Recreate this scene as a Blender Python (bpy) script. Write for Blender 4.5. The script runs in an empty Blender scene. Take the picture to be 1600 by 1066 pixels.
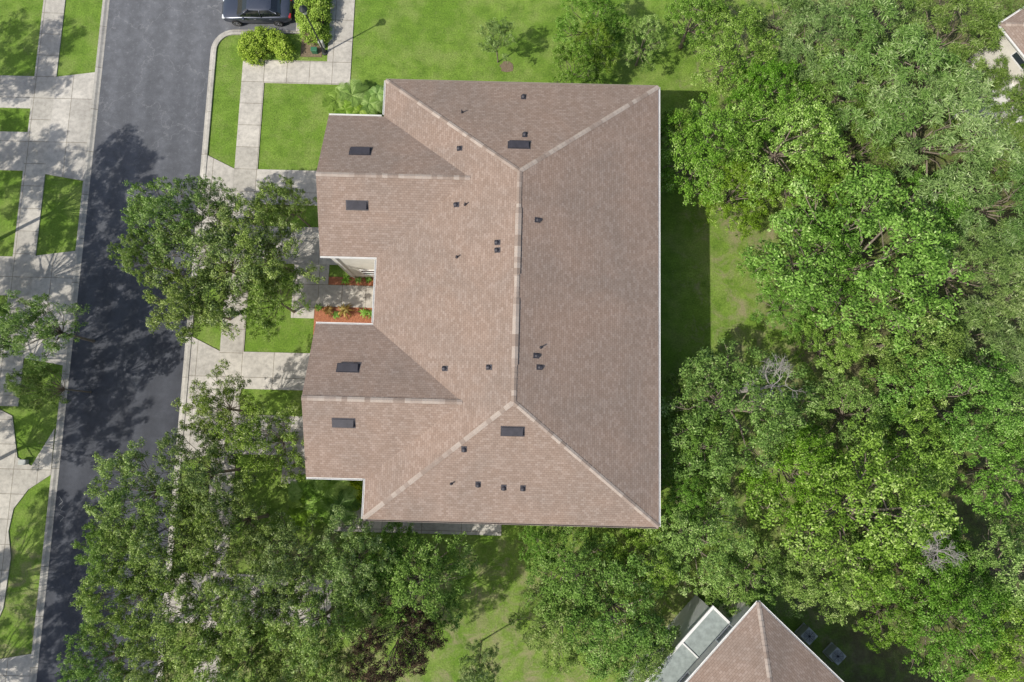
import bpy, math, random
import numpy as np
from mathutils import Vector, Matrix
random.seed(7)
scene=bpy.context.scene
COL=scene.collection
H=44.0; TILT=math.radians(7.2); ROLL=math.radians(1.5); F=1066.67
# ------------------------------------------------------------------ survey helper
def P(u,v,z=0.0):
    x=(u-800)/F; y=-(v-533)/F
    yy=y*math.cos(TILT)+math.sin(TILT); zz=y*math.sin(TILT)-math.cos(TILT)
    k=(H-z)/-zz; x*=k; yy*=k
    return Vector((x*math.cos(ROLL)-yy*math.sin(ROLL), x*math.sin(ROLL)+yy*math.cos(ROLL), z))
# ------------------------------------------------------------------ object helpers
def link(o,parent=None):
    COL.objects.link(o)
    if parent is not None: o.parent=parent
    return o
def empty(name,loc,label,cat,group=None,rz=0,scale=None):
    o=bpy.data.objects.new(name,None); o.location=loc; o.rotation_euler=(0,0,rz)
    if scale: o.scale=scale
    o.empty_display_size=.3
    link(o); o["label"]=label; o["category"]=cat
    if group:o["group"]=group
    return o
def mesh(name,verts,faces,mat=None,parent=None,smooth=False,loc=None):
    me=bpy.data.meshes.new(name); me.from_pydata([tuple(v) for v in verts],[],faces); me.update()
    if mat: me.materials.append(mat)
    if smooth:
        for p in me.polygons:p.use_smooth=True
    o=bpy.data.objects.new(name,me); link(o,parent)
    if loc is not None:o.location=loc
    return o
class MB:
    def __init__(s): s.v=[];s.f=[]
    def box(s,a,b,M=None):
        x0,y0,z0=a;x1,y1,z1=b;n=len(s.v)
        vs=[(x0,y0,z0),(x1,y0,z0),(x1,y1,z0),(x0,y1,z0),(x0,y0,z1),(x1,y0,z1),(x1,y1,z1),(x0,y1,z1)]
        if M: vs=[tuple(M@Vector(q)) for q in vs]
        s.v+=vs
        s.f+=[tuple(n+i for i in q) for q in [(0,3,2,1),(4,5,6,7),(0,1,5,4),(1,2,6,5),(2,3,7,6),(3,0,4,7)]]
    def tube(s,pts,rad,sides=6,cap=True):
        pts=[Vector(p) for p in pts]; n0=len(s.v)
        for i,p in enumerate(pts):
            d=(pts[min(i+1,len(pts)-1)]-pts[max(i-1,0)]).normalized()
            a=d.orthogonal().normalized() if abs(d.z)<.9 else Vector((1,0,0))
            a=(a-d*a.dot(d)).normalized(); b=d.cross(a)
            for k in range(sides):
                t=2*math.pi*k/sides
                s.v.append(tuple(p+(a*math.cos(t)+b*math.sin(t))*rad[i]))
        for i in range(len(pts)-1):
            for k in range(sides):
                k2=(k+1)%sides
                s.f.append((n0+i*sides+k,n0+i*sides+k2,n0+(i+1)*sides+k2,n0+(i+1)*sides+k))
        if cap:
            s.f.append(tuple(n0+k for k in range(sides))[::-1]); m=n0+(len(pts)-1)*sides
            s.f.append(tuple(m+k for k in range(sides)))
    def obj(s,name,mat,parent=None,smooth=False,loc=None):
        return mesh(name,s.v,s.f,mat,parent,smooth,loc)
def bevel(o,w=.02,seg=2):
    m=o.modifiers.new("b","BEVEL"); m.width=w; m.segments=seg; return o
# ------------------------------------------------------------------ materials
class NT:
    def __init__(s,name,rough=.8,spec=.3):
        s.m=bpy.data.materials.new(name); s.m.use_nodes=True; s.t=s.m.node_tree
        s.b=s.t.nodes["Principled BSDF"]; s.b.inputs["Roughness"].default_value=rough
        s.b.inputs["Specular IOR Level"].default_value=spec
        s.out=s.t.nodes["Material Output"]
    def n(s,typ,**k):
        n=s.t.nodes.new(typ)
        for a,b in k.items(): setattr(n,a,b)
        return n
    def l(s,a,b): s.t.links.new(a,b)
    def pos(s): return s.n("ShaderNodeNewGeometry").outputs["Position"]
    def noise(s,scale,detail=4,co=None,rough=.6,dist=0):
        n=s.n("ShaderNodeTexNoise"); n.inputs["Scale"].default_value=scale; n.inputs["Detail"].default_value=detail
        n.inputs["Roughness"].default_value=rough; n.inputs["Distortion"].default_value=dist
        if co is not None: s.l(co,n.inputs["Vector"])
        return n.outputs["Fac"]
    def ramp(s,fac,stops):
        r=s.n("ShaderNodeValToRGB"); e=r.color_ramp.elements
        while len(e)<len(stops): e.new(.5)
        for i,(p,c) in enumerate(stops):
            e[i].position=p; e[i].color=(c,c,c,1) if isinstance(c,(int,float)) else (*c,1)
        s.l(fac,r.inputs[0]); return r.outputs[0]
    def mix(s,fac,a,b,mode='MIX'):
        n=s.n("ShaderNodeMix",data_type='RGBA',blend_type=mode)
        for sock,val in ((n.inputs[0],fac),(n.inputs[6],a),(n.inputs[7],b)):
            if isinstance(val,(int,float)): sock.default_value=val
            elif isinstance(val,tuple): sock.default_value=(*val,1)
            else: s.l(val,sock)
        return n.outputs[2]
    def math(s,op,a,b=0.0,clamp=False):
        n=s.n("ShaderNodeMath",operation=op,use_clamp=clamp)
        for i,val in enumerate((a,b)):
            if isinstance(val,(int,float)): n.inputs[i].default_value=val
            else: s.l(val,n.inputs[i])
        return n.outputs[0]
    def col(s,c):
        if isinstance(c,tuple): s.b.inputs["Base Color"].default_value=(*c,1)
        else: s.l(c,s.b.inputs["Base Color"])
        return s
    def bump(s,h,st=.3,d=.05):
        n=s.n("ShaderNodeBump"); n.inputs["Strength"].default_value=st; n.inputs["Distance"].default_value=d
        s.l(h,n.inputs["Height"]); s.l(n.outputs[0],s.b.inputs["Normal"]); return s
def plain(name,c,rough=.6,spec=.4,metal=0,var=.12,scale=3):
    t=NT(name,rough,spec); co=t.pos()
    n=t.noise(scale,4,co)
    f=t.ramp(n,[(.3,1-var),(.7,1+var*.3)])
    t.col(t.mix(1.0,c,f,'MULTIPLY')); t.b.inputs["Metallic"].default_value=metal
    return t.m

def grass_mat():
    t=NT("grass",.9,.15); co=t.pos()
    sx=t.n("ShaderNodeSeparateXYZ"); t.l(co,sx.inputs[0])
    big=t.noise(.16,3,co); mid=t.noise(1.1,5,co,.65); fine=t.noise(9,5,co,.75); vf=t.noise(38,3,co,.8)
    c=t.mix(t.ramp(big,[(.35,0),(.65,1)]),(.165,.29,.034),(.24,.365,.058))
    c=t.mix(t.ramp(mid,[(.38,0),(.68,1)]),c,(.13,.225,.03))
    c=t.mix(t.ramp(t.noise(.45,5,co,.7),[(.46,0),(.70,.7)]),c,(.31,.37,.11))
    c=t.mix(1.0,c,t.ramp(fine,[(.3,.58),(.72,1.3)]),'MULTIPLY')
    c=t.mix(1.0,c,t.ramp(vf,[(.3,.70),(.7,1.27)]),'MULTIPLY')
    e=t.n("ShaderNodeMapRange"); e.inputs[1].default_value=9; e.inputs[2].default_value=14; t.l(sx.outputs[0],e.inputs[0])
    so=t.n("ShaderNodeMapRange"); so.inputs[1].default_value=-5; so.inputs[2].default_value=-9; t.l(sx.outputs[1],so.inputs[0])
    bias=t.math('MULTIPLY',t.math('MAXIMUM',e.outputs[0],so.outputs[0]),.16)
    dn=t.math('ADD',t.noise(.8,8,co,.75,.6),bias)
    dm=t.ramp(dn,[(.62,0),(.80,.8)])
    dirt=t.mix(fine,(.22,.18,.105),(.42,.37,.22))
    c=t.mix(dm,c,dirt)
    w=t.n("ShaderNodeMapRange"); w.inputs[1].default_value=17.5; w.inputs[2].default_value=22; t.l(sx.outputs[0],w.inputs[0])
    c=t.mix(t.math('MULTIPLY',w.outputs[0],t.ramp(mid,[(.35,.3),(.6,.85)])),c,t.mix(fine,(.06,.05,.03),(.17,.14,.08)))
    t.col(c).bump(t.math('ADD',fine,vf),.7,.08); return t.m
def asphalt_mat():
    t=NT("asphalt",.85,.25); co=t.pos()
    big=t.noise(.25,4,co); mid=t.noise(1.6,6,co,.7); fine=t.noise(45,3,co,.8)
    c=t.mix(t.ramp(big,[(.35,0),(.7,1)]),(.062,.066,.078),(.087,.092,.105))
    sy=t.n("ShaderNodeSeparateXYZ"); t.l(co,sy.inputs[0])
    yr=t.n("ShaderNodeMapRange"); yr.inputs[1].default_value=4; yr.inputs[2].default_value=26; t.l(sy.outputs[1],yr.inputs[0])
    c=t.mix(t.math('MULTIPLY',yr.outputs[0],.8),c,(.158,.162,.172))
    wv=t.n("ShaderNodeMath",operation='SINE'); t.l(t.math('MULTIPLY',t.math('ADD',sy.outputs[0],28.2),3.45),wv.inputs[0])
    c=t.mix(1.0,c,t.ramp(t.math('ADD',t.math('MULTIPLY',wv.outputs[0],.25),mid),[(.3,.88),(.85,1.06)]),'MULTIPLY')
    c=t.mix(1.0,c,t.ramp(mid,[(.3,.82),(.75,1.15)]),'MULTIPLY')
    c=t.mix(1.0,c,t.ramp(fine,[(.3,.75),(.7,1.22)]),'MULTIPLY')
    v=t.n("ShaderNodeTexVoronoi",feature='DISTANCE_TO_EDGE'); v.inputs["Scale"].default_value=.2
    d=t.n("ShaderNodeVectorMath",operation='ADD'); nn=t.n("ShaderNodeTexNoise"); nn.inputs["Scale"].default_value=.9; nn.inputs["Detail"].default_value=5
    t.l(co,nn.inputs["Vector"]); t.l(co,d.inputs[0])
    sc=t.n("ShaderNodeVectorMath",operation='SCALE'); sc.inputs[3].default_value=2.2; t.l(nn.outputs["Color"],sc.inputs[0]); t.l(sc.outputs[0],d.inputs[1])
    t.l(d.outputs[0],v.inputs["Vector"])
    ck=t.ramp(v.outputs["Distance"],[(.0,.45),(.006,0)])
    c=t.mix(t.math('MULTIPLY',ck,yr.outputs[0]),c,(.28,.28,.28))
    sp=t.ramp(t.noise(3.2,6,co,.8),[(.58,0),(.72,.5)])
    c=t.mix(t.math('MULTIPLY',sp,yr.outputs[0]),c,(.34,.34,.33))
    t.col(c).bump(fine,.4,.02); return t.m
def concrete_mat(name,jx,jy,base=(.59,.55,.475)):
    t=NT(name,.85,.2); co=t.pos()
    big=t.noise(.5,5,co); mid=t.noise(3.5,6,co,.7); fine=t.noise(40,3,co,.7)
    c=t.mix(t.ramp(big,[(.35,0),(.65,1)]),base,tuple(x*.80 for x in base))
    c=t.mix(1.0,c,t.ramp(mid,[(.3,.74),(.6,1.05)]),'MULTIPLY')
    c=t.mix(1.0,c,t.ramp(t.noise(1.3,6,co,.75,.8),[(.56,1.0),(.74,.72)]),'MULTIPLY')
    c=t.mix(1.0,c,t.ramp(fine,[(.3,.88),(.7,1.06)]),'MULTIPLY')
    if jx:
        b=t.n("ShaderNodeTexBrick"); b.offset=0; b.inputs["Scale"].default_value=1
        b.inputs["Color1"].default_value=(1,1,1,1); b.inputs["Color2"].default_value=(.82,.82,.82,1); b.inputs["Mortar"].default_value=(.42,.40,.36,1)
        b.inputs["Brick Width"].default_value=jx; b.inputs["Row Height"].default_value=jy; b.inputs["Mortar Size"].default_value=.018
        mp=t.n("ShaderNodeMapping"); mp.inputs["Location"].default_value=(.5,.35,0); t.l(co,mp.inputs[0]); t.l(mp.outputs[0],b.inputs["Vector"])
        c=t.mix(1.0,c,b.outputs["Color"],'MULTIPLY')
    t.col(c).bump(fine,.2,.01); return t.m
def shingle_mat():
    t=NT("roof_shingles",.92,.12); uv=t.n("ShaderNodeUVMap").outputs[0]; co=t.pos()
    RW,RH=.21,.125
    b=t.n("ShaderNodeTexBrick"); b.offset=.5; b.inputs["Scale"].default_value=1
    b.inputs["Color1"].default_value=(.0,.0,.0,1); b.inputs["Color2"].default_value=(1,1,1,1); b.inputs["Mortar"].default_value=(.0,.0,.0,1)
    b.inputs["Brick Width"].default_value=RW; b.inputs["Row Height"].default_value=RH; b.inputs["Mortar Size"].default_value=.0
    t.l(uv,b.inputs["Vector"])
    b2=t.n("ShaderNodeTexBrick"); b2.offset=.5; b2.inputs["Scale"].default_value=1
    b2.inputs["Color1"].default_value=(1,1,1,1); b2.inputs["Color2"].default_value=(.97,.97,.97,1); b2.inputs["Mortar"].default_value=(.66,.64,.62,1)
    b2.inputs["Brick Width"].default_value=RW; b2.inputs["Row Height"].default_value=RH; b2.inputs["Mortar Size"].default_value=.009; b2.inputs["Mortar Smooth"].default_value=.4
    t.l(uv,b2.inputs["Vector"])
    c=t.ramp(b.outputs["Color"],[(0,(.258,.194,.154)),(.35,(.281,.214,.172)),(.7,(.300,.232,.188)),(1,(.334,.264,.219))])
    c=t.mix(1.0,c,b2.outputs["Color"],'MULTIPLY')
    big=t.noise(.22,5,co,.6,.5); st=t.n("ShaderNodeMapping"); st.inputs["Scale"].default_value=(3,.35,1); t.l(uv,st.inputs[0])
    streak=t.noise(1.0,5,st.outputs[0],.7); fine=t.noise(28,3,co,.8)
    c=t.mix(t.ramp(big,[(.36,0),(.64,1)]),t.mix(1.0,c,(.93,.94,.95),'MULTIPLY'),t.mix(1.0,c,(1.08,1.03,1.0),'MULTIPLY'))
    c=t.mix(1.0,c,t.ramp(streak,[(.3,.95),(.7,1.03)]),'MULTIPLY')
    c=t.mix(1.0,c,t.ramp(fine,[(.3,.87),(.7,1.1)]),'MULTIPLY')
    t.col(c).bump(b2.outputs["Color"],.4,.015); return t.m
def cap_mat():
    t=NT("ridge_shingles",.92,.12); a=t.n("ShaderNodeAttribute",attribute_name="tone")
    c=t.ramp(a.outputs["Fac"],[(0,(.27,.21,.17)),(.5,(.335,.27,.225)),(1,(.41,.345,.29))])
    c=t.mix(1.0,c,t.ramp(t.noise(20,3,t.pos()),[(.3,.85),(.7,1.1)]),'MULTIPLY')
    t.col(c); return t.m
def leaf_mat(name,stops,transl=.24,huev=.03,**k):
    t=NT(name); a=t.n("ShaderNodeAttribute",attribute_name="tone"); oi=t.n("ShaderNodeObjectInfo")
    c=t.ramp(a.outputs["Fac"],stops)  # tree leaf tones: palest stop imitates highlights, darkest stop paints shade into gaps
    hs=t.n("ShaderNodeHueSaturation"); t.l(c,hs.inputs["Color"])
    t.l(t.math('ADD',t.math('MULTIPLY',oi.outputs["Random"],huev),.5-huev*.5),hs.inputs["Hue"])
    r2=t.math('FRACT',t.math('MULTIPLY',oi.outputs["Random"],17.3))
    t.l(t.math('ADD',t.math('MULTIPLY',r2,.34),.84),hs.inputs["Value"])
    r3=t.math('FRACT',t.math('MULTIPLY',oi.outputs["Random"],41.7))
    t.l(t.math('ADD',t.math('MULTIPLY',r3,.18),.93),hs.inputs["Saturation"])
    df=t.n("ShaderNodeBsdfDiffuse"); t.l(hs.outputs[0],df.inputs[0])
    tr=t.n("ShaderNodeBsdfTranslucent"); t.l(hs.outputs[0],tr.inputs[0])
    mx=t.n("ShaderNodeMixShader"); mx.inputs[0].default_value=transl
    t.l(df.outputs[0],mx.inputs[1]); t.l(tr.outputs[0],mx.inputs[2]); t.l(mx.outputs[0],t.out.inputs[0])
    t.t.nodes.remove(t.b)
    return t.m
def bark_mat(name,a,b):
    t=NT(name,.9,.2); co=t.pos(); t.col(t.mix(t.noise(6,5,co,.7),a,b)).bump(t.noise(20,4,co),.5,.03); return t.m
def mulch_mat(name,a,b):
    t=NT(name,.95,.1); co=t.pos(); n=t.noise(14,5,co,.8)
    t.col(t.mix(t.ramp(n,[(.35,0),(.65,1)]),a,b)).bump(n,.8,.05); return t.m
GRASS=grass_mat(); ASPH=asphalt_mat()
CONC_W=concrete_mat("sidewalk_concrete",1.55,1.55); CONC_D=concrete_mat("driveway_concrete",2.5,3.1,(.60,.56,.49)); CONC_K=concrete_mat("kerb_concrete",3.0,3.0,(.52,.49,.43))
SHING=shingle_mat(); CAP=cap_mat()
WALL=plain("stucco_wall",(.66,.63,.56),.9,.1,var=.1); WHITE=plain("white_paint",(.74,.73,.70),.5,.4,var=.08); FASCIA=plain("fascia_brown",(.30,.25,.21),.7,.2)
PAINTW=plain("worn_white_marking",(.38,.38,.37),.8,.2,var=.4,scale=20)
DARK=plain("dark_vent_metal",(.045,.042,.05),.55,.4,var=.3); DARKP=plain("black_plastic",(.02,.02,.022),.5,.4)
GLASSW=plain("window_glass",(.03,.04,.05),.08,.8); METAL=plain("grey_metal",(.35,.36,.37),.45,.5,metal=.5)
L_BRIGHT=leaf_mat("bright_leaves",[(0,(.04,.085,.016)),(.35,(.145,.27,.043)),(.7,(.265,.43,.088)),(1,(.51,.65,.24))])
L_OAK=leaf_mat("oak_leaves",[(0,(.065,.11,.026)),(.35,(.18,.275,.06)),(.7,(.325,.445,.122)),(1,(.57,.66,.31))],.26)
L_GREY=leaf_mat("feathery_leaves",[(0,(.045,.085,.022)),(.35,(.15,.245,.058)),(.7,(.255,.37,.108)),(1,(.48,.57,.27))])
L_DARK=leaf_mat("dark_leaves",[(0,(.035,.03,.022)),(.5,(.085,.065,.045)),(.8,(.15,.11,.07)),(1,(.24,.16,.11))],.15)
L_HEDGE=leaf_mat("hedge_leaves",[(0,(.11,.19,.02)),(.45,(.24,.38,.04)),(.8,(.36,.52,.07)),(1,(.50,.62,.14))],.25)
BARK=bark_mat("bark",(.14,.11,.08),(.30,.255,.20)); DEAD=bark_mat("dead_wood",(.24,.22,.20),(.44,.41,.38))
MULCH=mulch_mat("brown_mulch",(.12,.09,.055),(.27,.21,.14)); REDM=mulch_mat("red_mulch",(.23,.085,.045),(.52,.22,.12))
# ------------------------------------------------------------------ ground, road, paving
def sheet(name,pts,mat,z,kind="structure",label=None,cat=None):
    o=mesh(name,[(p[0],p[1],z) for p in pts],[tuple(range(len(pts)))],mat)
    me=o.data
    if me.polygons[0].normal.z<0: me.flip_normals()
    o["kind"]=kind; o["label"]=label or name.replace("_"," "); o["category"]=cat or name.split("_")[-1]
    return o
def slab(name,pts,mat,z,label,cat):
    n=len(pts); v=[(p[0],p[1],z) for p in pts]+[(p[0],p[1],-.05) for p in pts]
    f=[tuple(range(n))]+[(i,i+n,(i+1)%n+n,(i+1)%n) for i in range(n)]
    o=mesh(name,v,f,mat); import bmesh
    bm=bmesh.new(); bm.from_mesh(o.data); bmesh.ops.recalc_face_normals(bm,faces=bm.faces); bm.to_mesh(o.data); bm.free()
    o["kind"]="structure"; o["label"]=label; o["category"]=cat; return o
def R(x0,y0,x1,y1): return [(x0,y0),(x1,y0),(x1,y1),(x0,y1)]
sheet("ground",R(-600,-600,600,600),GRASS,0,label="green lawn ground with dry patches and leaf litter",cat="ground")
XL,XR=-28.65,-21.35
arc=[( -21.35+1.6-1.6*math.cos(a), 26.7-1.6+1.6*math.sin(a)) for a in [math.radians(i*9) for i in range(11)]]
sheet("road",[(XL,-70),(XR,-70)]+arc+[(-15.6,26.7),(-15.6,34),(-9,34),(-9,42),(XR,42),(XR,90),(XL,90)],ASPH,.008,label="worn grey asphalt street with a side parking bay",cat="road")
def kerb(line,w,name,label,h=.10):
    mb=MB(); n=len(line); prof=[(0,.012),(.12,.03),(w*.6,h),(w,h+.005),(w,-.03)]
    rows=[]
    for i,p in enumerate(line):
        p=Vector(p); a=Vector(line[max(i-1,0)]); b=Vector(line[min(i+1,n-1)]); d=(b-a).normalized(); nrm=Vector((-d.y,d.x))
        rows.append([(p.x+nrm.x*o,p.y+nrm.y*o,z) for o,z in prof])
    v=[q for r in rows for q in r]; k=len(prof)
    f=[(i*k+j,i*k+j+1,(i+1)*k+j+1,(i+1)*k+j) for i in range(n-1) for j in range(k-1)]
    o=mesh(name,v,f,CONC_K); 
    import bmesh
    bm=bmesh.new(); bm.from_mesh(o.data); bmesh.ops.recalc_face_normals(bm,faces=bm.faces)
    if sum(fc.normal.z for fc in bm.faces)<0: bmesh.ops.reverse_faces(bm,faces=bm.faces)
    bm.to_mesh(o.data); bm.free()
    o["kind"]="structure"; o["label"]=label; o["category"]="kerb"
kerb([(-15.6,34),(-15.6,26.7)]+arc[::-1]+[(XR,-70)],.42,"kerb","pale concrete kerb curving into the parking bay")
kerb([(XL,-70),(XL,90)],.42,"kerb","pale concrete kerb along the street")
KX=-20.93
slab("sidewalk",R(-19.05,-70,-17.5,22.85),CONC_W,.055,"concrete sidewalk in front of the townhouses","sidewalk")
slab("sidewalk",R(-19.05,22.85,-11.65,24.5),CONC_W,.056,"concrete sidewalk beside the clipped hedge","sidewalk")
slab("sidewalk",R(-13.3,24.502,-11.65,90),CONC_W,.057,"concrete path crossing the lawn","sidewalk")
for a,b,l in ((10.3,16.7,"paired"),(-2.15,4.4,"paired")):
    slab("driveway",[(KX,a-.6),(-19.05,a),(-19.05,b),(KX,b+.9)],CONC_D,.06,"flared concrete driveway apron at the kerb","driveway")
    slab("driveway",R(-17.498,b-2.4,-10.9,b),CONC_D,.06,"concrete driveway leading to a garage","driveway")
    slab("driveway",R(-17.498,a,-10.9,a+2.5),CONC_D,.06,"concrete driveway leading to a garage","driveway")
slab("driveway",R(KX,-12.5,-19.05,-9.5),CONC_D,.06,"concrete driveway apron under the street oaks","driveway")
slab("driveway",R(-17.498,-12.5,-10.9,-9.5),CONC_D,.06,"concrete driveway under the street oaks","driveway")
slab("path",R(-14.6,7.5,-8.3,8.95),CONC_W,.05,"concrete entry path in the courtyard","path")
slab("path",R(-14.6,8.952,-12.3,10.29),CONC_W,.052,"concrete landing joining path and driveway","path")
slab("path",R(-14.6,6.7,-13.1,7.498),CONC_W,.052,"concrete landing by the planted bed","path")
slab("path",R(-11,-6.75,-.5,-5.25),CONC_D,.05,"concrete patio walk along the south wall","path")
slab("path",[(-14.5,-3.9),(-11,-3.9),(-11,-2.16),(-14.5,-2.16)],CONC_W,.045,"concrete entry path beside the driveway","path")
sheet("mulch_bed",R(-12.28,8.96,-7.6,9.5),REDM,.03,label="red mulch bed against the courtyard wall",cat="mulch")
sheet("mulch_bed",R(-13.08,5.6,-7.6,7.49),REDM,.034,label="red mulch bed with small plants",cat="mulch")
sheet("mulch_bed",R(-11.2,17.4,-7.9,20.4),MULCH,.03,label="brown mulch bed by the house corner",cat="mulch")
sheet("mulch_bed",R(-15.15,24.8,-13.7,29.5),MULCH,.03,label="brown mulch bed under the hedge",cat="mulch")
sheet("mulch_bed",[(-1.0+ .45*math.cos(i*.5)+.1*math.sin(i*3), 24.45+.42*math.sin(i*.5)) for i in range(12)],MULCH,.03,label="round mulch ring at a young tree",cat="mulch")
KW=-29.07
slab("sidewalk",R(-33.2,0.5,-31.7,90),CONC_W,.055,"concrete sidewalk across the street","sidewalk")
for a,b in ((16.0,22.9),(3.6,10.4)):
    slab("driveway",[(-31.7,a),(KW,a-.4),(KW,b+.4),(-31.7,b)],CONC_D,.06,"concrete driveway apron at the kerb","driveway")
for a,b in ((16.2,18.9),(20.6,22.9),(3.7,6.3),(7.7,10.3),(-2.8,.4)):
    slab("driveway",R(-45,a,-33.202,b),CONC_D,.06,"concrete driveway of a house across the street","driveway")
cs=[(0,640),(20,650),(28,715),(50,728),(86,670),(80,742),(45,765),(22,795),(14,830),(18,870),(6,950),(-20,1010),(-60,1010),(-60,640)]
slab("sidewalk",[tuple(P(*c))[:2] for c in cs],CONC_W,.062,"curving concrete sidewalk beside a narrow lawn","sidewalk")
cs=[(-60,1040),(58,1020),(48,1090),(-60,1120)]
slab("driveway",[tuple(P(*c))[:2] for c in cs],CONC_D,.06,"concrete driveway apron at the kerb","driveway")
mb=MB()
for pts in ([(93,776),(98,784),(92,790)],[(99,790),(94,797),(101,800)],[(93,804),(100,808),(94,815)]):
    mb.tube([P(u,v,.010) for u,v in pts],[.02]*3,4)
o=mb.obj("road_marking",PAINTW); o["kind"]="structure"; o["label"]="small worn white survey paint marks on asphalt"; o["category"]="road marking"
# ------------------------------------------------------------------ main house
def uvmap(o):
    me=o.data; uvl=me.uv_layers.new(name="UVMap")
    for p in me.polygons:
        n=p.normal; h=Vector((-n.y,n.x,0))
        h=h.normalized() if h.length>1e-4 else Vector((1,0,0)); up=n.cross(h).normalized()
        for li in p.loop_indices:
            c=me.vertices[me.loops[li].vertex_index].co
            uvl.data[li].uv=(c.dot(h),c.dot(up))
EZ=6.0; RZ=8.6; WZ=7.72
X0,X1,Y0,Y1=-7.96,8.1,-5.15,20.1; RX=.05; RY0,RY1=1.3,13.72; XW=-11.2; XJ=X0+(WZ-EZ)/((RZ-EZ)/(RX-X0))
W2=(-3.0,5.5); W1=(9.4,17.85); M2=sum(W2)/2; M1=sum(W1)/2-.02
def roofz(x,y):
    z=min(EZ+(RZ-EZ)*(x-X0)/(RX-X0),EZ+(RZ-EZ)*(X1-x)/(X1-RX),EZ+(RZ-EZ)*(y-Y0)/(RY0-Y0),EZ+(RZ-EZ)*(Y1-y)/(Y1-RY1))
    for (a,b),m in ((W1,M1),(W2,M2)):
        if a<y<b: z=max(z,EZ+(WZ-EZ)*min((y-a)/(m-a),(b-y)/(b-m)))
    return z
house=empty("townhouse",(0,0,0),"two-storey cream townhouse block with brown shingle hip roof","house")
V=[(X0,Y0,EZ),(X1,Y0,EZ),(X1,Y1,EZ),(X0,Y1,EZ),(RX,RY0,RZ),(RX,RY1,RZ),
   (X0,W2[0],EZ),(XJ,M2,WZ),(X0,W2[1],EZ),(X0,W1[0],EZ),(XJ,M1,WZ),(X0,W1[1],EZ),
   (XW,W2[0],EZ),(XW,M2,WZ),(XW,W2[1],EZ),(XW,W1[0],EZ),(XW,M1,WZ),(XW,W1[1],EZ)]
FC=[(0,1,4),(1,2,5,4),(2,3,5),(0,4,5,3,11,10,9,8,7,6),(12,6,7,13),(14,13,7,8),(15,9,10,16),(17,16,10,11)]
roof=mesh("roof",V,FC,SHING,house)
import bmesh
bm=bmesh.new(); bm.from_mesh(roof.data)
for f in bm.faces:
    f.normal_update()
    if f.normal.z<0: f.normal_flip()
bm.to_mesh(roof.data); bm.free(); roof.data.update(); uvmap(roof)
roof.data.materials.append(FASCIA)
s=roof.modifiers.new("t","SOLIDIFY"); s.thickness=.16; s.offset=-1; s.material_offset=1; s.material_offset_rim=1
ov=.3
def prism(mb,pts,z0,z1):
    n=len(pts); b=len(mb.v)
    mb.v+=[(p[0],p[1],z0) for p in pts]+[(p[0],p[1],z1) for p in pts]
    mb.f+=[(b+i,b+(i+1)%n,b+n+(i+1)%n,b+n+i) for i in range(n)]
mb=MB()
fx=XW+.35
out=[(X0+ov,Y0+ov),(X1-ov,Y0+ov),(X1-ov,Y1-ov),(X0+ov,Y1-ov),(X0+ov,W1[1]-ov),(fx,W1[1]-ov),(fx,W1[0]+.12),(X0+ov,W1[0]+.12),(X0+ov,W2[1]-ov),(fx,W2[1]-ov),(fx,W2[0]+ov),(X0+ov,W2[0]+ov)]
prism(mb,out,0,5.83)
for (a,b),m in ((W1,M1),(W2,M2)):
    n=len(mb.v); mb.v+=[(fx,a+ov,5.83),(fx,b-ov,5.83),(fx,m,WZ-.27)]; mb.f.append((n,n+2,n+1))
walls=mb.obj("wall",WALL,house)
def cap(a,b,parent,w=.13,seg=.3,lift=.028):
    a=Vector(a);b=Vector(b);d=b-a;L=d.length;d.normalize();side=d.cross(Vector((0,0,1))).normalized();n=max(1,int(L/seg))
    v=[];f=[];tone=[]
    run=0
    for i in range(n):
        if run<=0: run=random.choice([1,1,1,2]); tv=random.choice([.0,.2,.5,.8,1.0,.9])
        run-=1
        t0=a+d*(L*i/n); t1=a+d*(L*(i+1.15)/n) if i<n-1 else b
        z0=lift+.02;z1=lift
        k=len(v); dr=w*.36
        v+=[t0+side*w+Vector((0,0,z0-dr)),t0+Vector((0,0,z0)),t0-side*w+Vector((0,0,z0-dr)),
            t1+side*w+Vector((0,0,z1-dr)),t1+Vector((0,0,z1)),t1-side*w+Vector((0,0,z1-dr)),
            t0+side*w+Vector((0,0,z0-dr-.06)),t0-side*w+Vector((0,0,z0-dr-.06))]
        f+=[(k,k+1,k+4,k+3),(k+1,k+2,k+5,k+4),(k,k+6,k+7,k+2,k+1)]
        tt=min(1,max(0,tv+random.uniform(-.15,.15)))
        tone+=[tt]*8
    o=mesh("ridge_cap",v,f,CAP,parent)
    bm=bmesh.new(); bm.from_mesh(o.data); 
    for fc in bm.faces:
        fc.normal_update()
        if fc.normal.z<0 and len(fc.verts)==4: fc.normal_flip()
    bm.to_mesh(o.data); bm.free()
    at=o.data.attributes.new("tone",'FLOAT','POINT'); at.data.foreach_set("value",tone); return o
r1=(RX,RY0,RZ); r2=(RX,RY1,RZ)
for a,b in ((r1,r2),(r1,V[0]),(r1,V[1]),(r2,V[2]),(r2,V[3]),(V[7],V[13]),(V[10],V[16])): cap(b,a,roof)
def on_roof(u,v):
    z=EZ
    for _ in range(12):
        p=P(u,v,z); z=roofz(p.x,p.y)
    p.z=z; return p
for v0,v1 in ((325,428),(466,570)):
    a=on_roof(806,v0);b=on_roof(804,v1); 
    o=cap((RX,b.y,RZ+.035),(RX,a.y,RZ+.035),roof,w=.17,seg=.3); o.name="ridge_vent"
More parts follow.
